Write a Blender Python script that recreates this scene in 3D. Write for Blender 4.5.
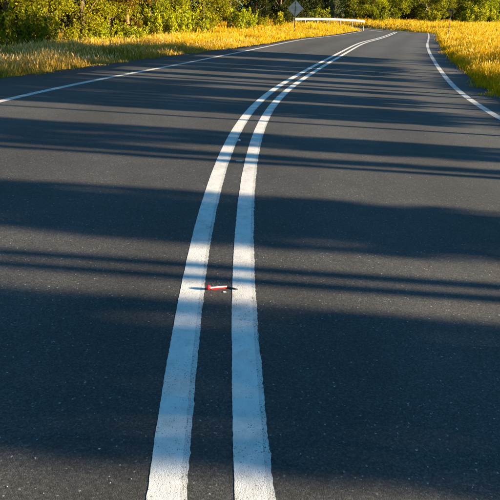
import bpy, math, random
import numpy as np
from mathutils import Vector, Matrix, Euler

# ------------------------------------------------------------------ camera
for o in list(bpy.data.objects): bpy.data.objects.remove(o)
scene = bpy.context.scene
C = scene.collection
PITCH, ROLL, FPX, CAMZ = 0.3745, 0.0338, 560.0, 1.6
cam_d = bpy.data.cameras.new('camera')
cam = bpy.data.objects.new('camera', cam_d); C.objects.link(cam)
cam_d.sensor_width = 36.0; cam_d.lens = FPX / 500 * 36
cam_d.clip_start = 0.05; cam_d.clip_end = 3000
cam.matrix_world = (Matrix.Translation((0, 0, CAMZ)) @ Matrix.Rotation(math.pi / 2 - PITCH, 4, 'X')
                    @ Matrix.Rotation(ROLL, 4, 'Z'))
scene.camera = cam
scene.render.resolution_x = scene.render.resolution_y = 1024

# ------------------------------------------------------------------ sky, sun, exposure
SUN_EL, SUN_AZ = math.radians(12.0), math.radians(2.0)       # sun low on the right, a touch behind
to_sun = Vector((math.cos(SUN_AZ) * math.cos(SUN_EL), -math.sin(SUN_AZ) * math.cos(SUN_EL), math.sin(SUN_EL)))
world = bpy.data.worlds.new('World'); scene.world = world; world.use_nodes = True
wn, wl = world.node_tree.nodes, world.node_tree.links
wn.clear()
sky = wn.new('ShaderNodeTexSky'); sky.sky_type = 'NISHITA'; sky.sun_disc = False
sky.sun_elevation = SUN_EL; sky.sun_rotation = math.radians(92.0)
sky.air_density = 1.0; sky.dust_density = 0.0; sky.ozone_density = 5.0
bg = wn.new('ShaderNodeBackground'); bg.inputs['Strength'].default_value = 0.055
wo = wn.new('ShaderNodeOutputWorld')
tint_ = wn.new('ShaderNodeMix'); tint_.data_type = 'RGBA'; tint_.blend_type = 'MULTIPLY'; tint_.inputs[0].default_value = 1.0
tint_.inputs[7].default_value = (.80, 1.14, 1.0, 1)              # clear evening sky, a little more cyan
wl.new(sky.outputs[0], tint_.inputs[6]); wl.new(tint_.outputs[2], bg.inputs[0]); wl.new(bg.outputs[0], wo.inputs[0])
sun_d = bpy.data.lights.new('sun', 'SUN'); sun_d.energy = 5.0; sun_d.angle = math.radians(0.5)
sun_d.color = (1.0, 0.80, 0.54)
sun = bpy.data.objects.new('sun', sun_d); C.objects.link(sun)
sun.rotation_euler = (-to_sun).to_track_quat('-Z', 'Y').to_euler(); sun.location = (60, 0, 30)
vs = scene.view_settings
vs.view_transform = 'Standard'; vs.look = 'None'; vs.gamma = 1.0; vs.use_curve_mapping = False
vs.exposure = 2.32

# ------------------------------------------------------------------ helpers
rng = np.random.default_rng(11)
random.seed(11)

def tag(o, label=None, cat=None, group=None, kind=None):
    if label: o['label'] = label
    if cat: o['category'] = cat
    if group: o['group'] = group
    if kind: o['kind'] = kind
    return o

def link(name, me, parent=None, loc=None):
    o = bpy.data.objects.new(name, me); C.objects.link(o)
    if parent is not None: o.parent = parent
    if loc is not None: o.location = loc
    return o

def empty(name, loc, rz=0.0, sc=1.0):
    o = bpy.data.objects.new(name, None); C.objects.link(o)
    o.empty_display_size = 0.3
    o.location = loc; o.rotation_euler = (0, 0, rz); o.scale = (sc, sc, sc) if not hasattr(sc, '__len__') else sc
    return o

def mesh_np(name, verts, faces, mat, face_attr=None, vert_attr=None, smooth=False):
    """verts (N,3), faces: (M,k) array or list of arrays with k corners each"""
    if isinstance(faces, np.ndarray): faces = [faces]
    faces = [f for f in faces if len(f)]
    me = bpy.data.meshes.new(name)
    nv = len(verts); me.vertices.add(nv)
    me.vertices.foreach_set('co', np.asarray(verts, np.float32).ravel())
    loops = np.concatenate([f.ravel() for f in faces]).astype(np.int32)
    tot = np.concatenate([np.full(len(f), f.shape[1], np.int32) for f in faces])
    start = np.concatenate([[0], np.cumsum(tot)[:-1]]).astype(np.int32)
    me.loops.add(len(loops)); me.loops.foreach_set('vertex_index', loops)
    me.polygons.add(len(tot)); me.polygons.foreach_set('loop_start', start)
    me.polygons.foreach_set('loop_total', tot)
    if smooth: me.polygons.foreach_set('use_smooth', np.ones(len(tot), bool))
    me.update(calc_edges=True)
    for k, a in (face_attr or {}).items():
        at = me.attributes.new(k, 'FLOAT', 'FACE'); at.data.foreach_set('value', np.asarray(a, np.float32))
    for k, a in (vert_attr or {}).items():
        at = me.attributes.new(k, 'FLOAT', 'POINT'); at.data.foreach_set('value', np.asarray(a, np.float32))
    if mat is not None: me.materials.append(mat)
    return me

class MB:
    """collects simple solids into one mesh"""
    def __init__(s): s.v = []; s.f = []
    def add(s, vs, fs):
        b = len(s.v); s.v += [tuple(v) for v in vs]; s.f += [tuple(i + b for i in f) for f in fs]
    def box(s, c, d, M=None):
        x, y, z = (k / 2 for k in d)
        vs = [Vector((sx * x, sy * y, sz * z)) for sz in (-1, 1) for sx, sy in ((-1, -1), (1, -1), (1, 1), (-1, 1))]
        if M: vs = [M @ v for v in vs]
        vs = [v + Vector(c) for v in vs]
        s.add(vs, [(3, 2, 1, 0), (4, 5, 6, 7), (0, 1, 5, 4), (1, 2, 6, 5), (2, 3, 7, 6), (3, 0, 4, 7)])
    def tube(s, pts, rad, n=8, cap=True):
        pts = [Vector(p) for p in pts]; vs = []
        for i, p in enumerate(pts):
            t = (pts[min(i + 1, len(pts) - 1)] - pts[max(i - 1, 0)]).normalized()
            a = t.cross(Vector((0, 0, 1)));
            if a.length < .15: a = t.cross(Vector((0, 1, 0)))
            a.normalize(); b = t.cross(a)
            r = rad[i] if hasattr(rad, '__len__') else rad
            for k in range(n):
                an = 2 * math.pi * k / n
                vs.append(p + (a * math.cos(an) + b * math.sin(an)) * r)
        fs = []
        for i in range(len(pts) - 1):
            for k in range(n):
                k2 = (k + 1) % n
                fs.append((i * n + k, i * n + k2, (i + 1) * n + k2, (i + 1) * n + k))
        if cap:
            fs.append(tuple(reversed(range(n)))); fs.append(tuple((len(pts) - 1) * n + k for k in range(n)))
        s.add(vs, fs)
    def mesh(s, name, mat, smooth=False):
        me = bpy.data.meshes.new(name); me.from_pydata(s.v, [], s.f)
        if smooth: me.polygons.foreach_set('use_smooth', [True] * len(me.polygons))
        me.materials.append(mat); me.update(); return me
    def build(s, name, mat, parent=None, smooth=False):
        return link(name, s.mesh(name, mat, smooth), parent)

# ------------------------------------------------------------------ materials
def newmat(name):
    m = bpy.data.materials.new(name); m.use_nodes = True
    n, l = m.node_tree.nodes, m.node_tree.links; n.clear()
    out = n.new('ShaderNodeOutputMaterial')
    return m, n, l, out

def ramp(n, stops):
    r = n.new('ShaderNodeValToRGB'); e = r.color_ramp.elements
    while len(e) < len(stops): e.new(0.5)
    for k, (p, c) in enumerate(stops):
        e[k].position = p; e[k].color = (c[0], c[1], c[2], 1) if hasattr(c, '__len__') else (c, c, c, 1)
    return r

def mix(n, l, fac, a, b, mode='MIX'):
    m = n.new('ShaderNodeMix'); m.data_type = 'RGBA'; m.blend_type = mode
    for k, v in ((0, fac), (6, a), (7, b)):
        if isinstance(v, bpy.types.NodeSocket): l.new(v, m.inputs[k])
        elif hasattr(v, '__len__'): m.inputs[k].default_value = (*v, 1)
        else: m.inputs[k].default_value = v
    return m.outputs[2]

def noise(n, l, co, scale, detail=4, rough=.55):
    t = n.new('ShaderNodeTexNoise'); t.inputs['Scale'].default_value = scale
    t.inputs['Detail'].default_value = detail; t.inputs['Roughness'].default_value = rough
    l.new(co, t.inputs['Vector']); return t.outputs['Fac']

def voro(n, l, co, scale, feature='F1', out='Distance', rnd=1.0):
    t = n.new('ShaderNodeTexVoronoi'); t.feature = feature; t.inputs['Scale'].default_value = scale
    t.inputs['Randomness'].default_value = rnd
    l.new(co, t.inputs['Vector']); return t.outputs[out]

def math_(n, l, op, a, b=None, c=None):
    m = n.new('ShaderNodeMath'); m.operation = op; m.use_clamp = False
    for k, v in enumerate((a, b, c)):
        if v is None: continue
        if isinstance(v, bpy.types.NodeSocket): l.new(v, m.inputs[k])
        else: m.inputs[k].default_value = v
    return m.outputs[0]

def stone_relief(n, l, co):
    """height of the chip seal: rounded stones of about 8 mm with binder between them"""
    warp = n.new('ShaderNodeTexNoise'); warp.inputs['Scale'].default_value = 40; l.new(co, warp.inputs['Vector'])
    add = n.new('ShaderNodeVectorMath'); add.operation = 'MULTIPLY_ADD'
    l.new(warp.outputs['Color'], add.inputs[0]); add.inputs[1].default_value = (.012, .012, .012); l.new(co, add.inputs[2])
    d1 = voro(n, l, add.outputs[0], 150)
    d2 = voro(n, l, add.outputs[0], 330)
    h = math_(n, l, 'MULTIPLY_ADD', d1, -1.0, 1.0)
    h2 = math_(n, l, 'MULTIPLY_ADD', d2, -.6, math_(n, l, 'MULTIPLY', h, .55))
    nz = noise(n, l, co, 160, 6, .75); nz2 = noise(n, l, co, 22, 4, .7)
    h2 = math_(n, l, 'MULTIPLY_ADD', nz, 1.0, h2)
    h2 = math_(n, l, 'MULTIPLY_ADD', nz2, .5, h2)
    return h2, add.outputs[0]

def asphalt_material():
    m, n, l, out = newmat('asphalt')
    co = n.new('ShaderNodeTexCoord').outputs['Object']
    h, wco = stone_relief(n, l, co)
    cell = voro(n, l, wco, 150, out='Color')
    sep = n.new('ShaderNodeSeparateColor'); l.new(cell, sep.inputs[0])
    stone = ramp(n, [(0, (.024, .024, .024)), (.6, (.050, .049, .049)), (.96, (.072, .071, .069)), (.993, (.105, .102, .10)), (1, (.30, .29, .28))])
    l.new(sep.outputs[0], stone.inputs[0])
    big = noise(n, l, co, .35, 5, .6); mid = noise(n, l, co, 3.2, 5, .65)
    bigr = ramp(n, [(.28, .78), (.5, 1.0), (.74, 1.26)]); l.new(big, bigr.inputs[0])
    midr = ramp(n, [(.25, .80), (.5, 1.0), (.78, 1.22)]); l.new(mid, midr.inputs[0])
    c = mix(n, l, 1.0, stone.outputs[0], bigr.outputs[0], 'MULTIPLY')
    c = mix(n, l, 1.0, c, midr.outputs[0], 'MULTIPLY')
    # wheel tracks polished a little paler, oil-dark strips between them
    oa = n.new('ShaderNodeAttribute'); oa.attribute_name = 'off'
    o_ = math_(n, l, 'ABSOLUTE', oa.outputs['Fac'])
    wob = math_(n, l, 'MULTIPLY_ADD', noise(n, l, co, .8, 3, .5), .5, -.25)
    o_ = math_(n, l, 'ADD', o_, wob)
    tr_ = ramp(n, [(0, 1.0), (.08, .90), (.20, 1.22), (.28, 1.18), (.38, .86), (.46, .86), (.57, 1.2), (.66, 1.15), (.80, .95), (1, .86)])
    l.new(math_(n, l, 'DIVIDE', o_, 5.5), tr_.inputs[0])
    c = mix(n, l, 1.0, c, tr_.outputs[0], 'MULTIPLY')
    st = ramp(n, [(.60, 1.0), (.70, .72)]); l.new(noise(n, l, co, 1.1, 6, .72), st.inputs[0])
    c = mix(n, l, .6, c, st.outputs[0], 'MULTIPLY')
    # darker grey in the low pits
    pits = ramp(n, [(.35, 1), (.6, 0)]); l.new(math_(n, l, 'MULTIPLY', h, .7), pits.inputs[0])
    c = mix(n, l, math_(n, l, 'MULTIPLY', pits.outputs[0], .5), c, (.026, .026, .027))
    b = n.new('ShaderNodeBsdfPrincipled'); l.new(c, b.inputs['Base Color'])
    b.inputs['Roughness'].default_value = .80; b.inputs['Specular IOR Level'].default_value = .28
    bp = n.new('ShaderNodeBump'); bp.inputs['Strength'].default_value = .5; bp.inputs['Distance'].default_value = .0028
    l.new(h, bp.inputs['Height']); l.new(bp.outputs[0], b.inputs['Normal'])
    l.new(b.outputs[0], out.inputs[0]); return m

def paint_material(name, colour, wear):
    m, n, l, out = newmat(name)
    co = n.new('ShaderNodeTexCoord').outputs['Object']
    h, wco = stone_relief(n, l, co)
    big = noise(n, l, co, 5, 6, .7); fine = noise(n, l, co, 60, 4, .7); mott = noise(n, l, co, 14, 5, .65)
    # paint lost in the pits, more of it where the large noise says so
    s = math_(n, l, 'MULTIPLY_ADD', big, .55, h)
    s = math_(n, l, 'MULTIPLY_ADD', fine, .35, s)
    hole = ramp(n, [(wear - .05, 1), (wear + .03, 0)]); l.new(math_(n, l, 'MULTIPLY', s, .6), hole.inputs[0])
    mr = ramp(n, [(.25, tuple(k * .78 for k in colour)), (.6, colour)]); l.new(mott, mr.inputs[0])
    scuff = ramp(n, [(.52, 1.0), (.68, .72)]); l.new(noise(n, l, co, 1.7, 6, .75), scuff.inputs[0])
    dirty = mix(n, l, .8, mr.outputs[0], scuff.outputs[0], 'MULTIPLY')
    c = mix(n, l, hole.outputs[0], dirty, (.06, .058, .055))
    b = n.new('ShaderNodeBsdfPrincipled'); l.new(c, b.inputs['Base Color'])
    b.inputs['Roughness'].default_value = .7; b.inputs['Specular IOR Level'].default_value = .3
    bp = n.new('ShaderNodeBump'); bp.inputs['Strength'].default_value = .4; bp.inputs['Distance'].default_value = .003
    l.new(h, bp.inputs['Height']); l.new(bp.outputs[0], b.inputs['Normal'])
    l.new(b.outputs[0], out.inputs[0]); return m

def simple(name, colour, rough=.6, metal=0.0, var=.15, scale=8, bump=0.0, spec=.4):
    m, n, l, out = newmat(name)
    co = n.new('ShaderNodeTexCoord').outputs['Object']
    f = noise(n, l, co, scale, 5, .6)
    r = ramp(n, [(.3, tuple(k * (1 - var) for k in colour)), (.7, tuple(min(1, k * (1 + var)) for k in colour))])
    l.new(f, r.inputs[0])
    b = n.new('ShaderNodeBsdfPrincipled'); l.new(r.outputs[0], b.inputs['Base Color'])
    b.inputs['Roughness'].default_value = rough; b.inputs['Metallic'].default_value = metal
    b.inputs['Specular IOR Level'].default_value = spec
    if bump:
        bp = n.new('ShaderNodeBump'); bp.inputs['Strength'].default_value = .6; bp.inputs['Distance'].default_value = bump
        l.new(f, bp.inputs['Height']); l.new(bp.outputs[0], b.inputs['Normal'])
    l.new(b.outputs[0], out.inputs[0]); return m

def leaf_material(name, stops, trans=.45, tcol=(1.2, 1.15, .5)):
    """stops: colours over the random value that each leaf carries"""
    m, n, l, out = newmat(name)
    at = n.new('ShaderNodeAttribute'); at.attribute_name = 'tint'
    r = ramp(n, stops); l.new(at.outputs['Fac'], r.inputs[0])
    oi = n.new('ShaderNodeObjectInfo')
    hsv = n.new('ShaderNodeHueSaturation'); l.new(r.outputs[0], hsv.inputs['Color'])
    l.new(math_(n, l, 'MULTIPLY_ADD', oi.outputs['Random'], .03, .485), hsv.inputs['Hue'])
    l.new(math_(n, l, 'MULTIPLY_ADD', oi.outputs['Random'], .3, .85), hsv.inputs['Value'])
    b = n.new('ShaderNodeBsdfPrincipled'); l.new(hsv.outputs[0], b.inputs['Base Color'])
    b.inputs['Roughness'].default_value = .6; b.inputs['Specular IOR Level'].default_value = .06
    t = n.new('ShaderNodeBsdfTranslucent')
    l.new(mix(n, l, 1.0, hsv.outputs[0], tcol, 'MULTIPLY'), t.inputs['Color'])
    ms = n.new('ShaderNodeMixShader'); ms.inputs[0].default_value = trans
    l.new(b.outputs[0], ms.inputs[1]); l.new(t.outputs[0], ms.inputs[2]); l.new(ms.outputs[0], out.inputs[0])
    return m

def grass_material(name, base, tip, seed, trans=.4):
    """blade colour from root to tip, shifted per blade; seed heads carry h above 1"""
    m, n, l, out = newmat(name)
    ah = n.new('ShaderNodeAttribute'); ah.attribute_name = 'h'
    at = n.new('ShaderNodeAttribute'); at.attribute_name = 'tint'
    rb = ramp(n, base); l.new(at.outputs['Fac'], rb.inputs[0])
    rt = ramp(n, tip); l.new(at.outputs['Fac'], rt.inputs[0])
    rs = ramp(n, seed); l.new(at.outputs['Fac'], rs.inputs[0])
    c = mix(n, l, math_(n, l, 'MINIMUM', ah.outputs['Fac'], 1.0), rb.outputs[0], rt.outputs[0])
    c = mix(n, l, math_(n, l, 'GREATER_THAN', ah.outputs['Fac'], 1.5), c, rs.outputs[0])
    b = n.new('ShaderNodeBsdfPrincipled'); l.new(c, b.inputs['Base Color'])
    b.inputs['Roughness'].default_value = .65; b.inputs['Specular IOR Level'].default_value = .05
    t = n.new('ShaderNodeBsdfTranslucent'); l.new(c, t.inputs['Color'])
    ms = n.new('ShaderNodeMixShader'); ms.inputs[0].default_value = trans
    l.new(b.outputs[0], ms.inputs[1]); l.new(t.outputs[0], ms.inputs[2]); l.new(ms.outputs[0], out.inputs[0])
    return m

M = {}
M['asphalt'] = asphalt_material()
M['paint'] = paint_material('road_paint', (.60, .59, .57), .52)
M['old_paint'] = paint_material('worn_road_paint', (.50, .495, .485), .58)
M['edge_paint'] = paint_material('edge_paint', (.50, .49, .47), .56)
M['soil'] = simple('verge_soil', (.13, .095, .028), .95, 0, .5, 1.2, .03, .1)
M['bark'] = simple('bark', (.10, .075, .05), .9, 0, .4, 9, .03, .15)
M['red_bark'] = simple('reddish_bark', (.24, .13, .05), .9, 0, .35, 7, .03, .15)
M['pale_bark'] = simple('pale_bark', (.32, .28, .2), .9, 0, .35, 7, .02, .15)
M['leaf_yellow'] = leaf_material('yellow_green_leaf', [(0, (.075, .08, .003)), (.45, (.21, .215, .004)), (.8, (.31, .30, .005)), (1, (.38, .35, .008))])
M['leaf_green'] = leaf_material('green_leaf', [(0, (.05, .074, .004)), (.5, (.15, .17, .005)), (.85, (.24, .25, .006)), (1, (.31, .30, .010))])
M['leaf_dark'] = leaf_material('dark_leaf', [(0, (.012, .022, .006)), (.6, (.030, .040, .008)), (1, (.065, .065, .012))], .3)
M['leaf_pale'] = leaf_material('pale_leaf', [(0, (.06, .075, .03)), (.6, (.13, .14, .06)), (1, (.2, .19, .09))], .4, (1.1, 1.1, .8))
M['leaf_rust'] = leaf_material('rusty_leaf', [(0, (.05, .035, .005)), (.6, (.14, .09, .008)), (1, (.22, .13, .012))])
M['leaf_shoot'] = leaf_material('fresh_shoot_leaf', [(0, (.13, .16, .006)), (.5, (.27, .29, .007)), (1, (.40, .38, .010))], .5)
M['gold_grass'] = grass_material('golden_grass',
    [(0, (.16, .19, .006)), (.16, (.33, .24, .004)), (.5, (.40, .26, .004)), (1, (.48, .30, .006))],
    [(0, (.20, .22, .006)), (.14, (.48, .30, .004)), (.6, (.66, .37, .005)), (1, (.74, .47, .015))],
    [(0, (.60, .38, .03)), (.6, (.70, .47, .08)), (1, (.75, .56, .18))])
M['verge_grass'] = grass_material('mixed_verge_grass',
    [(0, (.14, .14, .006)), (.6, (.25, .19, .010)), (1, (.33, .22, .02))],
    [(0, (.24, .18, .012)), (.5, (.46, .28, .05)), (1, (.58, .37, .10))],
    [(0, (.54, .33, .11)), (.6, (.64, .42, .17)), (1, (.72, .52, .25))])
M['galv'] = simple('galvanised_steel', (.62, .64, .65), .45, .35, .1, 4)
M['rail_white'] = simple('white_rail', (.30, .275, .235), .6, .0, .06, 3)
M['alu_back'] = simple('weathered_aluminium', (.36, .39, .42), .5, .55, .2, 5)
M['post_dark'] = simple('dark_steel_post', (.09, .085, .075), .6, .3, .2, 6)
M['post_wood'] = simple('timber_post', (.22, .17, .11), .85, 0, .3, 9)
M['sign_orange'] = simple('sign_yellow', (.36, .19, .012), .45, 0, .08, 3)
M['sign_dark'] = simple('sign_arrow_dark', (.05, .008, .006), .5, 0, .1, 5)
M['red_plastic'] = simple('red_plastic', (.75, .018, .02), .3, 0, .1, 60, 0, .5)
M['white_plastic'] = simple('white_plastic', (.82, .78, .76), .35, 0, .06, 60, 0, .5)
M['dark_plastic'] = simple('dark_stick', (.02, .022, .026), .5, 0, .2, 60)
M['grit'] = simple('pale_grit', (.42, .41, .40), .7, 0, .5, 900)
M['gravel'] = simple('edge_gravel', (.09, .083, .07), .9, 0, .4, 40)
M['lilac'] = simple('lilac_scrap', (.45, .40, .62), .5, 0, .1, 60)

# ------------------------------------------------------------------ the road's course
KS = np.array([0, 3, 6, 10, 15, 20, 28, 36, 46, 58, 70, 82, 87, 93, 98, 116, 124, 170.])
KAP = np.array([.0236, .0235, .0196, .0201, .0111, .0034, .0002, .0023, .0019, -.0004, -.0005, -.0005, -.03, -.05, -.05, -.05, -.004, -.002])
SLP = np.array([.0517, .0472, .0265, .0064, .0091, .0224, .0256, .0301, .0138, .0198, .026, .026, .002, -.004, .045, .05, .03, .01])
HD0, X0, CF = -.1022, .0203, -.0229
EI, EO, EL, ER = .0831, .2241, 4.1039, 4.3014
ds = .1
S = np.arange(-8, 170 + ds / 2, ds)
i0 = int(round(8 / ds))
kap = np.interp(S, KS, KAP); slp = np.interp(S, KS, SLP)
HD = np.concatenate([[0], np.cumsum((kap[1:] + kap[:-1]) / 2 * ds)]); HD += HD0 - HD[i0]
hm = (HD[1:] + HD[:-1]) / 2
RX = np.concatenate([[0], np.cumsum(np.sin(hm) * ds)]); RX += X0 - RX[i0]
RY = np.concatenate([[0], np.cumsum(np.cos(hm) * ds)]); RY -= RY[i0]
RZ = np.concatenate([[0], np.cumsum((slp[1:] + slp[:-1]) / 2 * ds)]); RZ -= RZ[i0]

def on_road(s, off, up=0.0):
    s = np.asarray(s, float); off = np.asarray(off, float)
    hd = np.interp(s, S, HD)
    x = np.interp(s, S, RX) + off * np.cos(hd); y = np.interp(s, S, RY) - off * np.sin(hd)
    z = np.interp(s, S, RZ) + off * np.interp(s, [0, 80, 95], [CF, CF, .02]) + up
    return np.stack([x, y, z], -1)

def left_edge(s): return -np.interp(s, [-8, 18, 26, 36, 170], [5.7, 5.85, 5.3, 4.75, 4.75])
def right_edge(s): return np.interp(s, [-8, 170], [5.15, 5.15])

# coarse samples for nearest-point queries
SS = S[::10]; PX, PY, PZ, PH = RX[::10], RY[::10], RZ[::10], HD[::10]

def road_coords(x, y):
    """nearest s, signed offset, and a smooth reference height for points"""
    x = np.atleast_1d(x).astype(float); y = np.atleast_1d(y).astype(float)
    so, oo, zo = np.empty(len(x)), np.empty(len(x)), np.empty(len(x))
    for a in range(0, len(x), 20000):
        xs, ys = x[a:a + 20000, None], y[a:a + 20000, None]
        d2 = (xs - PX) ** 2 + (ys - PY) ** 2
        i = d2.argmin(1)
        dx, dy = x[a:a + 20000] - PX[i], y[a:a + 20000] - PY[i]
        so[a:a + 20000] = SS[i] + dx * np.sin(PH[i]) + dy * np.cos(PH[i])
        oo[a:a + 20000] = np.sign(dx * np.cos(PH[i]) - dy * np.sin(PH[i])) * np.sqrt(d2.min(1))
        w = 1 / (d2 + .6) ** 2.5
        zo[a:a + 20000] = (w * PZ).sum(1) / w.sum(1)
    return so, oo, zo

def hsh(x, y, f):
    return np.sin(x * f + 1.3 * np.sin(y * f * .7 + 2)) * np.sin(y * f * 1.1 + 1.7 * np.sin(x * f * .6))

def ground_z(x, y):
    s, o, z = road_coords(x, y)
    cf = np.interp(s, [0, 80, 95], [CF, CF, .02])
    le, re = left_edge(s), right_edge(s)
    oc = np.clip(o, le, re)
    z = z + oc * cf
    dl, dr = np.maximum(le - o, 0), np.maximum(o - re, 0)
    bl = np.interp(dl, [0, .25, 2.5, 9, 20, 60], [-.10, -.03, .10, .28, .5, 1.6])
    bl = np.where(s < 55, np.interp(s, [38, 55], [0, 1]) * bl + np.interp(s, [38, 55], [1, 0]) * np.interp(dl, [0, .25, 2.5, 9, 20, 60], [-.10, -.06, -.10, -.33, -.2, .8]), bl)
    br = np.interp(dr, [0, .25, 3, 9, 16, 60], [-.10, -.02, .30, .75, 1.0, 2.2])
    far = np.interp(s, [70, 95, 110], [0, .0, .35])
    bl = bl + .35 * np.interp(s, [52, 64, 86, 92], [0, 1, 1, 0]) * np.clip(dl / 3, 0, 1)
    b = np.where(dl > 0, bl, np.where(dr > 0, br + far * np.clip(dr / 2, 0, 1), -.10))
    out = (dl + dr) > .3
    bump = hsh(x, y, .9) * .05 + hsh(x + 9, y, .31) * .09
    return z + b + bump * np.clip((dl + dr - .3) / 2.5, 0, 1) * out

def gz(x, y): return float(ground_z(np.array([x]), np.array([y]))[0])

# camera rays: used to find where on the ground a thing seen in the photo stands
cp, sp, cr, sr = math.cos(PITCH), math.sin(PITCH), math.cos(ROLL), math.sin(ROLL)
def ray(px, py):
    a, b = px - 250, py - 250
    a, b = (a * cr + b * sr) / FPX, (-a * sr + b * cr) / FPX
    return Vector((a, cp - b * sp, -sp - b * cp))
def project(x, y, z):
    z = z - CAMZ
    d = y * cp - z * sp; u = y * sp + z * cp
    d = np.where(d > .1, d, np.nan)
    a, b = x / d * FPX, -u / d * FPX
    return 250 + a * cr - b * sr, 250 + a * sr + b * cr, d
def road_point(px, py):
    r = ray(px, py); z = .2
    for _ in range(40):
        t = (z - CAMZ) / r.z; x, y = r.x * t, r.y * t
        s, o, _z = road_coords(x, y)
        z = .5 * z + .5 * float(on_road(s, o)[0, 2])
    return Vector((x, y, z)), float(s[0]), float(o[0])
def stand(px, t):
    """ground point seen in column px at camera depth t"""
    r = ray(px, 27); x, y = r.x * t, r.y * t
    return Vector((x, y, gz(x, y)))

# ------------------------------------------------------------------ ground sheet
def axis(lo, hi, a, b, step, grow=1.25):
    m = list(np.arange(a, b + step / 2, step)); d = step; p = m[0]; left = []
    while p > lo: d *= grow; p -= d; left.append(p)
    d = step; p = m[-1]; right = []
    while p < hi: d *= grow; p += d; right.append(p)
    return np.array(left[::-1] + m + right)
gx = axis(-900, 900, -26, 46, .6); gy = axis(-500, 1600, -8, 128, .6)
GX, GY = np.meshgrid(gx, gy)
GZ = ground_z(GX.ravel(), GY.ravel())
nx, ny = len(gx), len(gy)
idx = np.arange(nx * ny).reshape(ny, nx)
gf = np.stack([idx[:-1, :-1], idx[:-1, 1:], idx[1:, 1:], idx[1:, :-1]], -1).reshape(-1, 4)
ground = link('ground', mesh_np('ground', np.stack([GX.ravel(), GY.ravel(), GZ], -1), gf, M['soil'], smooth=True))
tag(ground, kind='structure')

# ------------------------------------------------------------------ road sheet with a real edge
def strip(name, s_arr, offs, ups, mat, parent=None, smooth=True):
    """offs: list of functions or numbers (left to right), ups: heights"""
    cols = [on_road(s_arr, (o(s_arr) if callable(o) else np.full(len(s_arr), o)), u) for o, u in zip(offs, ups)]
    V = np.stack(cols, 1); ns, nc = V.shape[:2]
    I = np.arange(ns * nc).reshape(ns, nc)
    F_ = np.stack([I[:-1, :-1], I[:-1, 1:], I[1:, 1:], I[1:, :-1]], -1).reshape(-1, 4)
    off_ = np.stack([(o(s_arr) if callable(o) else np.full(len(s_arr), float(o))) for o in offs], 1).ravel()
    return link(name, mesh_np(name, V.reshape(-1, 3), F_, mat, vert_attr={'off': off_}, smooth=smooth), parent)

def rag(seed, amp, freq):
    r = np.random.default_rng(seed); tab = r.normal(0, 1, 6000)
    def f(s): return amp * np.interp((s + 10) * freq, np.arange(6000), tab)
    return f
r1, r2, r3 = rag(1, .05, 1.2), rag(2, .05, 1.2), rag(3, .02, 6)
s_road = np.concatenate([np.arange(-6, 40, .2), np.arange(40, 165, .5)])
le_f = lambda s: left_edge(s) + r1(s) + r3(s); re_f = lambda s: right_edge(s) + r2(s) + r3(s + 3)
road = strip('road', s_road,
             [lambda s: le_f(s) - .10, le_f, -4.4, -3, -1.5, 0, 1.5, 3, 4.4, re_f, lambda s: re_f(s) + .10],
             [-.14, 0, 0, 0, 0, 0, 0, 0, 0, 0, -.14], M['asphalt'])
tag(road, kind='structure')

# painted lines: a worn older coat, and a fresher coat laid over it slightly to the left
s_line = np.concatenate([np.arange(.3, 7, .012), np.arange(7, 25, .06), np.arange(25, 125, .3)])
def painted(name, a, b, mat, up, seed, amp, parent):
    f1, f2 = rag(seed, amp, 60), rag(seed + 1, amp, 60)
    g1, g2 = rag(seed + 2, amp, 7), rag(seed + 3, amp, 7)
    fade = lambda s: np.interp(s, [0, 6, 12], [1, 1, .3])
    return strip(name, s_line, [lambda s: a + (f1(s) + g1(s)) * fade(s), (a + b) / 2, lambda s: b + (f2(s) + g2(s)) * fade(s)],
                 [up, up + .0002, up], mat, parent, smooth=True)
wl_ = EO - EI
for a, sd in ((-EO, 20), (EI, 40)):
    old = painted('centre_line', a + .012, a + wl_, M['old_paint'], .0006, sd, .0016, road)
    painted('fresh_coat', a, a + wl_ * .83, M['paint'], .0013, sd + 8, .0008, old)
painted('edge_line', -EL - .07, -EL + .07, M['edge_paint'], .0008, 60, .004, road)
painted('edge_line', ER - .08, ER + .08, M['edge_paint'], .0008, 70, .006, road)

# ------------------------------------------------------------------ loose grit on the asphalt
def grit():
    n = 1100
    s = 1.0 + 8.5 * rng.random(n) ** 1.3; o = rng.uniform(-4, 4, n)
    P = on_road(s, o, .002); r = rng.uniform(.0012, .0028, n) * (1 + (rng.random(n) > .97) * .8)
    base = np.array([[1, 0, 0], [0, 1, 0], [-1, 0, 0], [0, -1, 0], [0, 0, .8], [0, 0, -.5]], float)
    an = rng.uniform(0, 6.28, n); c, s_ = np.cos(an), np.sin(an)
    B = base[None] * rng.uniform(.6, 1.3, (n, 6, 1))
    V = np.stack([B[..., 0] * c[:, None] - B[..., 1] * s_[:, None], B[..., 0] * s_[:, None] + B[..., 1] * c[:, None], B[..., 2]], -1) * r[:, None, None] + P[:, None]
    t = np.array([[0, 1, 4], [1, 2, 4], [2, 3, 4], [3, 0, 4], [1, 0, 5], [2, 1, 5], [3, 2, 5], [0, 3, 5]])
    F_ = (t[None] + 6 * np.arange(n)[:, None, None]).reshape(-1, 3)
    o_ = link('loose_grit', mesh_np('loose_grit', V.reshape(-1, 3), F_, M['grit']))
    tag(o_, 'pale loose grit scattered over the dark asphalt', 'grit', kind='stuff')
grit()

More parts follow.
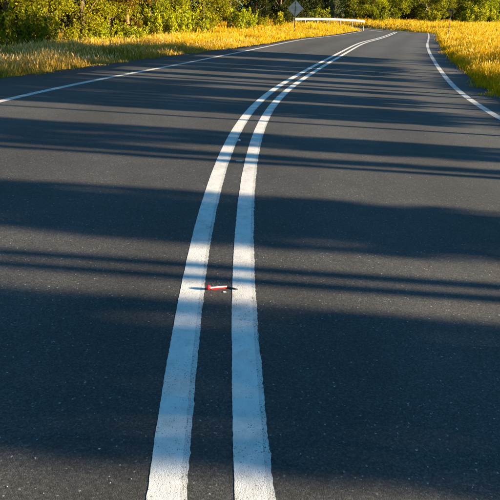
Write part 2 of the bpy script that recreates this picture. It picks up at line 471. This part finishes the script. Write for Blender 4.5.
def edge_gravel():
    n = 5200; r = np.random.default_rng(9)
    s = 5 + 45 * r.random(n) ** 1.4; left = r.random(n) < .5
    o = np.where(left, left_edge(s) + r.normal(.0, .16, n), right_edge(s) - r.normal(.0, .16, n))
    P = on_road(s, o, .004); out = np.where(left, o < left_edge(s), o > right_edge(s)); P[:, 2] -= np.where(out, .02, 0)
    rad = r.uniform(.003, .011, n)
    base = np.array([[1, 0, 0], [0, 1, 0], [-1, 0, 0], [0, -1, 0], [0, 0, .8], [0, 0, -.5]], float)
    V = base[None] * r.uniform(.6, 1.3, (n, 6, 1)) * rad[:, None, None] + P[:, None]
    t = np.array([[0, 1, 4], [1, 2, 4], [2, 3, 4], [3, 0, 4], [1, 0, 5], [2, 1, 5], [3, 2, 5], [0, 3, 5]])
    F_ = (t[None] + 6 * np.arange(n)[:, None, None]).reshape(-1, 3)
    tag(link('edge_gravel', mesh_np('edge_gravel', V.reshape(-1, 3), F_, M['gravel'])), 'crumbled gravel along both edges of the asphalt', 'gravel', kind='stuff')
edge_gravel()

# ------------------------------------------------------------------ foliage generators
def leaf_quads(Cn, size, r, flat=.0):
    """kite-shaped leaves at the points Cn: verts, faces"""
    n = len(Cn)
    d = r.normal(size=(n, 3)); d[:, 2] -= flat; d /= np.linalg.norm(d, axis=1, keepdims=True)
    e = r.normal(size=(n, 3)); e -= (e * d).sum(1, keepdims=True) * d; e /= np.linalg.norm(e, axis=1, keepdims=True)
    nn = np.cross(d, e)
    sz = (size * r.uniform(.6, 1.35, n))[:, None]
    a = Cn - d * sz * .5; b = Cn + e * sz * .34 + nn * sz * .06; c = Cn + d * sz * .5; f = Cn - e * sz * .34 + nn * sz * .06
    V = np.stack([a, b, c, f], 1).reshape(-1, 3)
    return V, np.arange(4 * n).reshape(n, 4)

def clump_points(centres, rad, per, r):
    n = len(centres)
    k = np.repeat(np.arange(n), per)
    d = r.normal(size=(len(k), 3)); d /= np.linalg.norm(d, axis=1, keepdims=True)
    rr = (r.random(len(k)) ** .45)[:, None]
    sq = np.array([1, 1, .72])
    return centres[k] + d * rr * rad[k][:, None] * sq, k

def tree_data(seed, h=9.0, crown_r=2.4, crown_base=1.6, nclump=46, per=110, leaf=.15, mat='leaf_yellow', bark='bark', trunk_r=.14, conic=0.0):
    r = np.random.default_rng(seed); rd = random.Random(seed)
    # trunk with limbs
    mb = MB(); lean = rd.uniform(-.25, .25), rd.uniform(-.25, .25)
    tr = [(0, 0, -.25), (lean[0] * .1, lean[1] * .1, h * .15), (lean[0] * .5 + rd.uniform(-.08, .08), lean[1] * .5, h * .42), (lean[0], lean[1], h * .7), (lean[0] * 1.2, lean[1] * 1.1, h * .93)]
    mb.tube(tr, [trunk_r * 1.35, trunk_r, trunk_r * .75, trunk_r * .42, .02], 9)
    cs, cr_ = [], []
    zc = (crown_base + h) / 2; hz = (h - crown_base) / 2
    while len(cs) < nclump:
        p = r.uniform(-1, 1, 3)
        q = p.copy(); q[:2] /= max(.15, 1 - conic * (p[2] + 1) / 2)
        q2 = math.sqrt(q[0] ** 2 + q[1] ** 2 + (q[2] ** 2) * .9)
        if q2 > 1 or (q2 < .45 and r.random() < .75): continue
        c = np.array([p[0] * crown_r * rd.uniform(.85, 1.15), p[1] * crown_r * rd.uniform(.85, 1.15), zc + p[2] * hz])
        cs.append(c); cr_.append(rd.uniform(.38, .85) * crown_r / 2.4 * (1 - conic * .35))
    cs, cr_ = np.array(cs), np.array(cr_)
    for k in range(0, nclump, 3):
        c = cs[k]; z0 = max(h * .12, c[2] - rd.uniform(.6, 1.6)); f = np.clip(z0 / (h * .93), 0, 1)
        a = Vector((lean[0] * f, lean[1] * f, z0)); b = Vector(c)
        mid = a.lerp(b, .55) + Vector((0, 0, -.12 if conic else .12))
        mb.tube([a, mid, b], [trunk_r * .36, trunk_r * .22, .012], 5)
    P, k = clump_points(cs, cr_, per, r)
    # stray sprays break the outline
    ns = int(len(P) * .06); P[:ns] += r.normal(0, .3, (ns, 3))
    V, F_ = leaf_quads(P, leaf, r, .35)
    ct = r.uniform(-.22, .22, nclump)
    tint = np.clip(r.beta(2.2, 2.2, len(P)) + ct[k], 0, 1)
    crown = mesh_np('crown', V, F_, M[mat], face_attr={'tint': tint})
    return mb.mesh('trunk', M[bark], True), crown

def place_tree(data, loc, rz, sc, label, group, name='leafy_tree'):
    t = empty(name, loc, rz, sc); tag(t, label, 'tree', group)
    link('trunk', data[0], t); link('crown', data[1], t)
    return t

YT = [tree_data(101 + k, 8.5, 2.7, .9, 66, 250, .105, 'leaf_yellow') for k in range(3)]
GT = [tree_data(121 + k, 8.2, 2.5, .9, 66, 240, .11, 'leaf_yellow') for k in range(2)]
NT = [tree_data(141 + k, 8.0, 3.0, -.6, 135, 150, .17, 'leaf_green', 'pale_bark') for k in range(3)]
RT = [tree_data(161, 8.5, 2.0, .9, 50, 130, .14, 'leaf_rust', 'red_bark', .17)]
DT = [tree_data(171 + k, 9, 2.3, .1, 86, 140, .14, 'leaf_dark', 'bark', .16, .75) for k in range(2)]
PT = [tree_data(181, 4.2, 2.6, .2, 40, 130, .14, 'leaf_pale', 'pale_bark', .1)]

LG = 'trees lining the left verge'; FG = 'trees beyond the far bend'
T = [
 # px, depth, kind, scale, label
 (-62, 23.5, YT[0], 1.0, 'leafy tree partly outside the left frame edge, nearest to the camera', LG),
 (8, 25.5, YT[1], 1.0, 'leafy tree with sunlit yellow crown above shade in the upper left corner', LG),
 (47, 28.5, YT[2], 1.0, 'second sunlit leafy tree from the upper left corner, drooping yellow crown', LG),
 (82, 31.5, YT[0], 1.05, 'broad sunlit tree with rounded yellow crown over the lone yellow shoots', LG),
 (109, 34.5, YT[1], .95, 'leafy tree directly left of the tree with the reddish trunk', LG),
 (127, 36.0, RT[0], 1.0, 'slim tree with reddish trunk and rusty leaves in the left tree line', LG),
 (150, 40.0, GT[0], 1.0, 'yellow green tree right of the reddish trunk, leafy down to the grass', LG),
 (176, 43.0, GT[1], 1.0, 'yellow green tree behind the thickest row of bright shoots', LG),
 (203, 47.5, GT[1], 1.05, 'fuller green tree midway along the left tree line', LG),
 (229, 52.0, GT[0], 1.05, 'yellow green tree third to the left of the diamond sign', LG),
 (254, 57.5, DT[0], 1.0, 'dark pointed evergreen left of its darker twin near the diamond sign', LG),
 (279, 62.0, DT[1], 1.05, 'darkest pointed evergreen right behind the diamond sign', LG),
 (303, 111.0, DT[0], 1.51, 'dark evergreen behind the left end of the guardrail', FG),
 (334, 110.0, PT[0], 1.08, 'low pale grey green tree behind the middle of the guardrail', FG),
 (352, 112.0, NT[1], 1.40, 'green tree behind the right half of the guardrail', FG),
 (371, 113.5, GT[1], 1.35, 'yellow green tree behind the right end of the guardrail', FG),
 (391, 118.0, NT[0], 1.30, 'green tree behind the far end of the double centre line', FG),
 (408, 124.0, DT[1], 1.35, 'dark tree set back in the hollow beyond the road bend', FG),
 (424, 121.0, NT[2], 1.35, 'green tree straight beyond the right edge line of the road', FG),
 (443, 124.0, GT[0], 1.35, 'yellow green tree just left of the orange arrow sign', FG),
 (463, 127.0, NT[1], 1.35, 'green tree just right of the orange arrow sign', FG),
 (478, 129.0, NT[0], 1.19, 'green tree left of the dark hollow near the right frame edge', FG),
 (489, 137.0, DT[0], 1.30, 'dark tree in the hollow near the right frame edge', FG),
 (505, 133.0, NT[2], 1.35, 'green tree cut by the right frame edge', FG),
 (532, 137.0, GT[1], 1.35, 'yellow green tree standing just outside the right frame edge', FG),
]
for k, (px, t, data, sc, lab, grp) in enumerate(T):
    place_tree(data, stand(px, t), k * 2.4, sc, lab, grp)

# ------------------------------------------------------------------ shrubs with upright shoots
def shrub_data(seed, h=1.3, w=.7, n=16, per=60, leaf=.11, mat='leaf_shoot'):
    r = np.random.default_rng(seed); mb = MB(); P = []
    for k in range(n):
        a = r.uniform(0, 6.28); d = w * math.sqrt(r.random()); hh = h * r.uniform(.5, 1.1) * (1 - .25 * d / w)
        b = np.array([d * .5 * math.cos(a), d * .5 * math.sin(a), -.05]); e = np.array([d * math.cos(a), d * math.sin(a), hh])
        mb.tube([tuple(b), tuple((b + e) / 2 + r.normal(0, .03, 3)), tuple(e)], [.014, .010, .004], 4)
        f = r.random(per) ** .8
        P.append(b + (e - b) * f[:, None] + r.normal(0, .075, (per, 3)) * (1.15 - f[:, None] * .6))
    P = np.concatenate(P); P[:, 2] = np.maximum(P[:, 2], .03)
    V, F_ = leaf_quads(P, leaf, r, -.6)
    return mb.mesh('stems', M['bark']), mesh_np('foliage', V, F_, M[mat], face_attr={'tint': r.beta(2, 2, len(P))})
SH = [shrub_data(301 + k) for k in range(3)] + [shrub_data(311, 1.7, 1.2, 22, 70, .13, 'leaf_green')]
SG = 'bushes at the foot of the trees'
B = [
 (-18, 22.0, 3, 1.0, 'dark green bush at the left frame edge under the trees'),
 (22, 24.5, 3, .9, 'green bush in tree shade behind the pale seed heads'),
 (44, 27.0, 3, .8, 'shaded green bush left of the lone yellow shoots'),
 (66, 29.0, 0, .85, 'lone yellow shoots standing in front of dark tree shade'),
 (83, 30.5, 1, .7, 'low yellow shoots, first clump right of the lone yellow shoots'),
 (97, 32.0, 2, .75, 'yellow shoots in the middle of the low sunlit clumps'),
 (108, 33.5, 0, .8, 'yellow shoots at the foot of the reddish trunk, left side'),
 (126, 35.0, 1, .9, 'leafy shoots at the foot of the reddish trunk, right side'),
 (141, 37.5, 2, .9, 'bright shoots where the verge shadow meets sunlit grass'),
 (156, 39.5, 0, 1.15, 'tall bright shoots at the left end of the thick row'),
 (168, 41.0, 1, 1.25, 'tallest bright yellow green shoots in the thick row'),
 (181, 43.0, 2, 1.25, 'tall bright shoots in the middle of the thick row'),
 (193, 44.5, 0, 1.2, 'tall bright shoots at the right end of the thick row'),
 (208, 47.0, 1, .85, 'short bright shoots just right of the thick row'),
 (237, 51.0, 2, 1.2, 'bright shoots left of a pair before the dark evergreens'),
 (248, 53.0, 0, 1.15, 'bright shoots right of a pair before the dark evergreens'),
 (262, 56.0, 1, .8, 'small bright shoots before the dark evergreen'),
 (277, 58.0, 2, .9, 'small bright shoots just left of the diamond sign post'),
 (313, 106.0, 0, 2.4, 'sunlit yellow bush rising above the guardrail'),
 (322, 106.5, 1, 2.2, 'slim yellow bush right of the taller one above the guardrail'),
 (380, 110.0, 3, 2.2, 'green bush beyond the end of the double centre line'),
 (433, 115.0, 1, 2.4, 'low bright bush left of the orange arrow sign'),
 (466, 117.0, 0, 2.8, 'low bright bush right of the orange arrow sign'),
 (478, 118.0, 2, 3.0, 'bright bush left of the dark hollow at right'),
 (492, 120.0, 1, 3.0, 'bright bush at the right frame edge in front of the dark hollow'),
 (508, 122.0, 0, 3.0, 'bright bush just outside the right frame edge'),
]
for k, (px, t, d, sc, lab) in enumerate(B):
    o = empty('bush', stand(px, t), k * 1.7, sc * (1.0 if t > 80 else 1.65 if 150 < px < 200 else 1.4)); tag(o, lab, 'bush', SG)
    link('stems', SH[d][0], o); link('foliage', SH[d][1], o)

# ------------------------------------------------------------------ the wood behind, one dark mass
def wood():
    r = np.random.default_rng(77); cs, rad = [], []
    def add(x, y, h, n):
        z0 = gz(x, y)
        for _ in range(n):
            cs.append((x + r.normal(0, 1.6), y + r.normal(0, 1.6), z0 + r.uniform(.2, h))); rad.append(r.uniform(.8, 1.5))
    for px in np.arange(-110, 300, 7):
        t0 = np.interp(px, [-110, 0, 100, 200, 290, 300], [24, 28, 37, 50, 66, 68])
        for e in (5, 9):
            q = stand(px + r.uniform(-3, 3), t0 + e + r.uniform(-1, 1)); add(q.x, q.y, 11, 22)
    for px in np.arange(280, 570, 5):
        for e in (0, 7):
            q = stand(px, e + np.interp(px, [280, 371, 430, 570], [122, 125, 136, 158])); add(q.x, q.y, 13, 24); add(q.x, q.y, 4, 6)
    cs, rad = np.array(cs), np.array(rad)
    P, k = clump_points(cs, rad, 110, r)
    V, F_ = leaf_quads(P, np.where(P[:, 1] > 100, .5, .2), r, .3)
    tint = np.clip(r.beta(2, 2, len(P)) + r.uniform(-.2, .2, len(cs))[k], 0, 1)
    fa = P[:, 1] > 100
    for sel, mt, lab in ((~fa, 'leaf_dark', 'dark wood standing as one mass behind the left roadside trees'), (fa, 'leaf_green', 'green wood standing as one mass beyond the far bend')):
        nq = int(sel.sum()); Vq = V.reshape(-1, 4, 3)[sel].reshape(-1, 3)
        o = link('wood', mesh_np('wood', Vq, np.arange(4 * nq).reshape(nq, 4), M[mt], face_attr={'tint': tint[sel]}))
        tag(o, lab, 'wood', kind='stuff')
wood()

# ------------------------------------------------------------------ slim trees right of the frame whose shadows band the road
def slim_data(seed, w, depth, base, h, fill=None, dens=1.0, top=None, topd=480):
    """columnar tree: straight stem, leaf column of the given width along the road"""
    r = np.random.default_rng(seed); mb = MB(); tr = min(.09, w * .52)
    mb.tube([(0, 0, -.3), (.02, 0, h * .35), (-.02, 0, h * .7), (0, 0, h * .97)], [tr * 1.2, tr, tr * .7, .015], 8)
    n = int(dens * 950 * w * (h - base)) + 30
    y = r.uniform(-.5, .5, n) * max(.05, w - .02); x = r.normal(0, .35, n) * depth; z = base + (h - base) * r.random(n)
    taper = np.clip((h - z) / (.16 * h), .15, 1); y *= taper; x *= taper
    P = np.stack([x, y, z], -1)
    if fill:
        fy0, fy1, fz, fd = fill
        m = int(520 * fd * (fy1 - fy0) * (h - fz)); z2 = fz + (h - fz) * r.random(m)
        Q = np.stack([r.normal(0, .4, m) * depth, r.uniform(fy0, fy1, m), z2], -1)
        P = np.concatenate([P, Q])
    if top:
        ty0, ty1, tz = top
        m = int(topd * (ty1 - ty0) * (h - tz))
        P = np.concatenate([P, np.stack([r.normal(0, .45, m) * depth, r.uniform(ty0, ty1, m), tz + (h - tz) * r.random(m) ** 1.1], -1)])
    for k in range(10):
        q = P[r.integers(len(P))]; mb.tube([(0, 0, max(.5, q[2] - .5)), tuple(q)], [tr * .25, .005], 4)
    V, F_ = leaf_quads(P, .14, r, .2)
    return mb.mesh('trunk', M['bark'], True), mesh_np('crown', V, F_, M['leaf_green'], face_attr={'tint': r.beta(2, 2, len(P))})

XT = lambda v: 16.0 + .12 * max(0, v - 12)
SLIM = [  # shadow interval along the road, crown base, height, extra upper foliage (from, to, from height, density)
 (1.58, 2.4, 1.9, 8.2, None), (2.16, 2.88, 1.9, 8.0, (.3, .95, 3.2, .32)), (3.10, 3.21, 8, 8.1, None), (3.27, 3.38, 8, 8.2, None),
 (3.69, 4.45, 1.9, 8.3, None), (4.15, 4.86, 1.9, 8.0, None), (5.98, 6.09, 2, 7.9, None), (6.18, 6.42, 1.9, 8.2, (.0, .55, 3.0, 1.5)),
 (6.77, 7.68, 1.9, 8.1, None), (8.64, 8.73, 8, 8.0, None), (9.22, 10.22, 1.9, 8.3, None), (10.0, 10.98, 1.9, 8.1, (.3, 1.0, 3.1, 1.2)),
 (11.28, 12.2, 1.9, 8.0, None), (12.0, 12.92, 1.9, 8.2, (.3, 1.1, 3.0, 1.0)), (13.55, 14.11, 1.9, 8.2, None), (14.46, 14.70, 1.9, 7.8, None),
 (15.36, 16.05, 1.9, 8.1, None), (17.08, 18.22, 1.9, 8.3, (.4, 1.0, 3.2, .6)), (18.57, 19.95, 1.9, 8.0, None), (20.1, 21.5, 1.9, 8.2, None), (21.2, 22.62, 1.9, 8.1, None),
 (23.62, 24.9, 1.9, 8.3, (-1.2, .2, 3.6, .5)), (24.7, 26.2, 1.9, 8.0, None), (25.9, 27.2, 1.9, 8.2, (.4, 2.6, 5.0, .6)),
]
for k, (a, b, base, h, fill) in enumerate(SLIM):
    v = (a + b) / 2; x = XT(v) + (k % 3 - 1) * .5 if b - a > .14 else 12.0; y = v - x * math.tan(SUN_AZ)
    if v > 18: h = h - (1.55 if v > 22 else 1.2)
    nxt = SLIM[k + 1][0] if k + 1 < len(SLIM) else 28.5
    d = slim_data(500 + k, b - a, 1.0, base, h, fill, 1.0, (-(b - a) / 2 - .1, nxt - v + .1, (4.3 if v < 9 else 3.65) + .25 * (k % 3)) if v > 2.2 and b - a > .14 else None, 480 if v < 9 or v > 18.4 else 170)
    o = empty('slim_tree', (x, y, gz(x, y))); tag(o, 'slim tree outside the right frame edge casting a shadow band across the road', 'tree', 'slim trees right of the frame')
    link('trunk', d[0], o); link('crown', d[1], o)

# ------------------------------------------------------------------ grass
def grass_field(name, region, mat, hgt, ntry, label, seedfrac, clumpy, seed):
    r = np.random.default_rng(seed)
    out = []
    # sample in the picture's fan so that density falls with distance
    ang = r.uniform(-.62, .62, ntry); dist = np.exp(r.uniform(math.log(7.0), math.log(135), ntry))
    x, y = dist * np.tan(ang), dist
    s, o, _ = road_coords(x, y)
    keep = region(s, o, r)
    x, y, s, o, dist = x[keep], y[keep], s[keep], o[keep], dist[keep]
    # tufts: pull blades towards clump centres
    z = ground_z(x, y); n = len(x)
    edge = np.where(o > 0, o - right_edge(s), left_edge(s) - o)
    z = np.where(edge < .02, z + .08, z)
    patch = .78 + .34 * hsh(x, y, 1.7) + .34 * hsh(x + 5, y - 3, .6) + .2 * hsh(x - 2, y + 4, 4.1)
    grow = np.interp(edge, [-.5, 0, .4, 1.2], [.22, .5, .8, 1.0])
    h = hgt * r.uniform(.6, 1.25, n) * grow * np.clip(patch, .45, 1.5)
    w = np.clip(.0040 + .00048 * dist, .005, .07) * r.uniform(.7, 1.4, n)
    az = r.uniform(0, 6.28, n); lean = r.uniform(.1, .55, n)
    dx, dy = np.cos(az), np.sin(az); fx = r.uniform(0, 6.28, n); sx, sy = np.cos(fx) * w / 2, np.sin(fx) * w / 2
    zb = z - .03
    def pt(f, wf, side):
        return np.stack([x + dx * lean * h * f * f + side * sx * wf, y + dy * lean * h * f * f + side * sy * wf, zb + h * f * (1 - .12 * lean * f)], -1)
    V = np.stack([pt(0, 1, -1), pt(0, 1, 1), pt(.55, .8, 1), pt(.55, .8, -1), pt(1, 0, 0)], 1)
    b = 5 * np.arange(n)[:, None]
    Fq = b + np.array([0, 1, 2, 3]); Ft = b + np.array([3, 2, 4])
    hv = np.tile([0, 0, .6, .6, 1.0], n)
    tint = np.clip(r.beta(2, 2, n) + .28 * hsh(x - 4, y + 7, .8), 0, 1)
    Vs, Fs, hs, ts = [V.reshape(-1, 3)], [Fq, Ft], [hv], [np.repeat(tint, 5)]
    # seed heads on some stalks
    k = np.where((r.random(n) < seedfrac) & (grow > .7))[0]
    if len(k):
        tip = pt(1, 0, 0)[k]; hw = (w[k] * 1.1 + .004)[:, None]; hl = (.05 + .04 * r.random(len(k)) + .0008 * dist[k])[:, None]
        ax = np.stack([dx[k] * .35, dy[k] * .35, np.ones(len(k))], -1); sd = np.stack([np.cos(fx[k]), np.sin(fx[k]), np.zeros(len(k))], -1)
        H = np.stack([tip - ax * hl * .4, tip + sd * hw * .6, tip + ax * hl, tip - sd * hw * .6], 1)
        Vs.append(H.reshape(-1, 3)); Fs.append(5 * n + np.arange(4 * len(k)).reshape(-1, 4)); hs.append(np.full(4 * len(k), 2.0)); ts.append(np.repeat(tint[k], 4))
    me = mesh_np(name, np.concatenate(Vs), Fs, mat, vert_attr={'h': np.concatenate(hs), 'tint': np.concatenate(ts)})
    tag(link(name, me), label, 'grass', kind='stuff')
    return n

def reg_right(s, o, r):
    e = o - right_edge(s)
    return (e > -.5 * np.clip(hsh(s, s * .3 + 2, 2.3) + .5 * hsh(s, s, 5.1), 0, 1)) & (e < 40) & (r.random(len(o)) < np.interp(e, [0, .3, 1, 40], [.5, 1, 1, .8])) & (s < 165)
def reg_left(s, o, r):
    e = left_edge(s) - o
    return (e > -.3 * np.clip(hsh(s + 3, s * .4, 2.1) + .5 * hsh(s, s, 5.7), 0, 1)) & (e < 13) & (s < 125)
n1 = grass_field('golden_grass', reg_right, M['gold_grass'], .50, 760000, 'tall golden dry grass on the bank right of the road', .09, .5, 5)
n2 = grass_field('verge_grass', lambda s, o, r: reg_left(s, o, r) & (s < 31 + 3 * np.sin(o)), M['verge_grass'], .40, 640000, 'mixed green and straw grass on the near left verge', .13, .5, 6)
n3 = grass_field('golden_verge_grass', lambda s, o, r: reg_left(s, o, r) & (s >= 25 + 3 * np.sin(o)), M['gold_grass'], .44, 640000, 'golden dry grass on the far left verge towards the diamond sign', .09, .5, 7)
print('blades', n1, n2, n3)

# ------------------------------------------------------------------ diamond sign seen from behind
def diamond(mb, c, side, th, ax_r, ax_f):
    hd = side / math.sqrt(2); rr = .06
    pts = []
    for k in range(4):                                   # rounded corners
        a = k * math.pi / 2
        for da in (-.5, 0, .5):
            cc = (hd - rr * math.sqrt(2)) ; pts.append((math.cos(a) * cc + rr * math.cos(a + da * 1.5), math.sin(a) * cc + rr * math.sin(a + da * 1.5)))
    up = Vector((0, 0, 1)); n = len(pts)
    vs = [c + ax_r * x + up * y + ax_f * s * th / 2 for s in (-1, 1) for x, y in pts]
    fs = [tuple(range(n)), tuple(reversed(range(n, 2 * n)))] + [(i, (i + 1) % n + 0, (i + 1) % n + n, i + n)[::-1] for i in range(n)]
    mb.add(vs, fs)

def sign_back():
    t = 50.0; g = stand(295, t); r = ray(295.5, 8.5); c = Vector((r.x * t, r.y * t, CAMZ + r.z * t))
    root = empty('road_sign', g); tag(root, 'grey back of a diamond road sign on a dark post in golden grass', 'road sign')
    right = Vector((.985, -.17, 0)).normalized(); fwd = Vector((.17, .985, 0)).normalized()
    L = c - g
    mb = MB(); diamond(mb, L, 1.0, .012, right, fwd); mb.build('sign_panel', M['alu_back'], root)
    mb = MB(); Mx = Matrix((right, fwd, Vector((0, 0, 1)))).transposed()
    for dz in (-.28, .28):
        mb = MB(); mb.box(L + Vector((0, 0, dz)) - fwd * .022, (.62, .03, .05), Mx); br = mb.build('brace', M['galv'], root)
        mb = MB(); mb.tube([L + Vector((0, 0, dz)) - fwd * .13, L + Vector((0, 0, dz)) - fwd * .09], .018, 6); mb.build('bolt', M['galv'], br)
    mb = MB(); mb.box(Vector((L.x, L.y, (L.z + .55) / 2 - .15)) - fwd * .07, (.075, .06, L.z + .55 + .3), Mx); mb.build('post', M['post_dark'], root)
sign_back()

def arrow_sign():
    t = 62.0; g = stand(451.5, t); r = ray(451.5, 11.6); c = Vector((r.x * t, r.y * t, CAMZ + r.z * t))
    root = empty('warning_sign', g); tag(root, 'small orange diamond sign with dark left bend arrow on the right bank', 'road sign')
    right = Vector((.95, -.31, 0)).normalized(); fwd = Vector((.31, .95, 0)).normalized(); L = c - g
    mb = MB(); diamond(mb, L, .72, .012, right, fwd); mb.build('sign_panel', M['sign_orange'], root)
    mb = MB(); up = Vector((0, 0, 1)); o = -fwd * .016
    path = [(.12, -.30), (.12, -.05), (.08, .08), (-.02, .14), (-.10, .15)]
    P = [L + right * a + up * b + o for a, b in path]
    vs, fs = [], []
    for i, (a, b) in enumerate(path):
        q0, q1 = path[max(i - 1, 0)], path[min(i + 1, len(path) - 1)]
        tx, ty = q1[0] - q0[0], q1[1] - q0[1]; ln = math.hypot(tx, ty); nx_, ny_ = -ty / ln * .055, tx / ln * .055
        for s in (-1, 1):
            for d in (0, -.006): vs.append(L + right * (a + s * nx_) + up * (b + s * ny_) + o + fwd * d)
    for i in range(len(path) - 1):
        b0, b1 = 4 * i, 4 * i + 4
        fs += [(b0 + 1, b0 + 3, b1 + 3, b1 + 1), (b0, b1, b1 + 2, b0 + 2), (b0, b0 + 1, b1 + 1, b1), (b0 + 2, b1 + 2, b1 + 3, b0 + 3)]
    mb.add(vs, fs)
    hp = [(-.10, .29), (-.10, .01), (-.27, .15)]
    vs = [L + right * a + up * b + o + fwd * d for d in (-.006, 0) for a, b in hp]
    mb.add(vs, [(0, 1, 2), (5, 4, 3), (0, 3, 4, 1), (1, 4, 5, 2), (2, 5, 3, 0)])
    mb.build('arrow', M['sign_dark'], root)
    mb = MB(); mb.tube([Vector((L.x, L.y, -.3)) + fwd * .05, Vector((L.x, L.y, L.z + .4)) + fwd * .05], .035, 8); mb.build('post', M['post_dark'], root)
arrow_sign()

# ------------------------------------------------------------------ guardrail round the outside of the far bend
def guardrail():
    n = 12; pts, tops = [], []
    for k in range(n + 1):
        f = k / n; px = 293.5 + 70.5 * f; t = 62 + 17 * f; r = ray(px, 17.6 + 2.6 * f ** 3)
        x, y = r.x * t, r.y * t
        pts.append(Vector((x, y, gz(x, y)))); tops.append(CAMZ + r.z * t - gz(x, y))
    g0 = pts[n // 2]; root = empty('guardrail', g0)
    tag(root, 'white guardrail behind the diamond sign, its far end bending down near the road', 'guardrail')
    prof = [(0, .0), (.05, .025), (.05, .07), (0, .11), (0, .15), (.05, .19), (.05, .235), (0, .26)]
    mb = MB(); vs, fs = [], []; m = len(prof)
    zt = tops
    tan = [(pts[min(k + 1, n)] - pts[max(k - 1, 0)]).normalized() for k in range(n + 1)]
    side = [Vector((-t_.y, t_.x, 0)).normalized() for t_ in tan]           # away from the camera and the sun
    for k, p in enumerate(pts):
        rad = side[k]
        for th in (0, .012):
            for d, z in prof: vs.append(p - g0 - rad * (d + .1 - th) + Vector((0, 0, zt[k] - .28 + z)))
    for k in range(n):
        for th in (0, 1):
            for j in range(m - 1):
                A = k * 2 * m + th * m + j; Bq = A + 2 * m
                f = (A, A + 1, Bq + 1, Bq); fs.append(f if th == 0 else f[::-1])
        for j in (0, m - 1):
            A = k * 2 * m + j; fs.append((A, A + 2 * m, A + 3 * m, A + m))
    mb.add(vs, fs); mb.build('beam', M['rail_white'], root)
    pm = None
    for k in range(0, n + 1, 2):
        p = pts[k]; rad = side[k]
        if pm is None:
            q = MB(); q.box((0, 0, .25), (.12, .12, 1.3)); pm = q.mesh('post', M['post_wood'])
        o = link('post', pm, root, p - g0 + rad * .0); o.rotation_euler = (0, 0, math.atan2(rad.y, rad.x))
guardrail()

# ------------------------------------------------------------------ litter between the centre lines
def litter():
    a, s, o = road_point(206.5, 289.6); b, _, _ = road_point(227, 287.8); c, _, _ = road_point(238, 290.2)
    d = (b - a); L = d.length; ax = d.normalized()
    root = empty('plastic_tube', a); tag(root, 'red and white plastic tube with dark stick lying between the centre lines', 'litter')
    zr = .008
    q = lambda f, z=zr: a * 0 + ax * (L * f) + Vector((0, 0, (b.z - a.z) * f + z))
    mb = MB(); mb.tube([q(.16), q(.18), q(.2), q(.97), q(1.0)], [.005, .007, .0075, .0072, .006], 14); mb.build('body', M['white_plastic'], root, True)
    mb = MB(); side = Vector((ax.y, -ax.x, 0))
    mb.box(q(.60, .0065) + side * .0062, (L * .74, .005, .0085), Matrix((ax, -side, Vector((0, 0, 1)))).transposed()); mb.build('stripe', M['red_plastic'], root)
    mb = MB(); h = Vector((0, 0, .0))
    mb.tube([q(-.01, .009) + side * .004, q(.01, .011) + side * .004, q(.06, .0145), q(.12, .014), q(.17, .011), q(.19, .010)], [.005, .011, .015, .014, .011, .008], 14)
    mb.build('cap', M['red_plastic'], root, True)
    mb = MB(); e = (c - a) + Vector((0, 0, .006)); mb.tube([q(.98), (q(1.0) + e) / 2, e], [.006, .005, .003], 8); mb.build('stick', M['dark_plastic'], root, True)
    def scrap(px, py, wx, wy, th, mat, name, label):
        p, _, _ = road_point(px, py); me = MB(); rd = random.Random(int(px * 7))
        top = [(math.cos(k / 7 * 6.283) * wx / 2 * rd.uniform(.75, 1.1), math.sin(k / 7 * 6.283) * wy / 2 * rd.uniform(.75, 1.1), th * rd.uniform(.6, 1.2)) for k in range(7)]
        bot = [(x, y, .001) for x, y, z in top]
        me.add(top + bot, [tuple(range(7)), tuple(reversed(range(7, 14)))] + [(k, k + 7, (k + 1) % 7 + 7, (k + 1) % 7) for k in range(7)])
        o_ = me.build(name, mat); o_.location = p; tag(o_, label, 'litter')
    scrap(224.5, 292.2, .026, .012, .003, M['white_plastic'], 'plastic_scrap', 'tiny pale scrap lying just in front of the red and white tube')
    scrap(239.5, 161.3, .085, .022, .010, M['grit'], 'plastic_scrap', 'flat pale scrap between the centre lines beyond the red tube')
    scrap(239.3, 140.6, .035, .035, .016, M['lilac'], 'lilac_scrap', 'tiny lilac scrap beside the left centre line, farthest along')
litter()
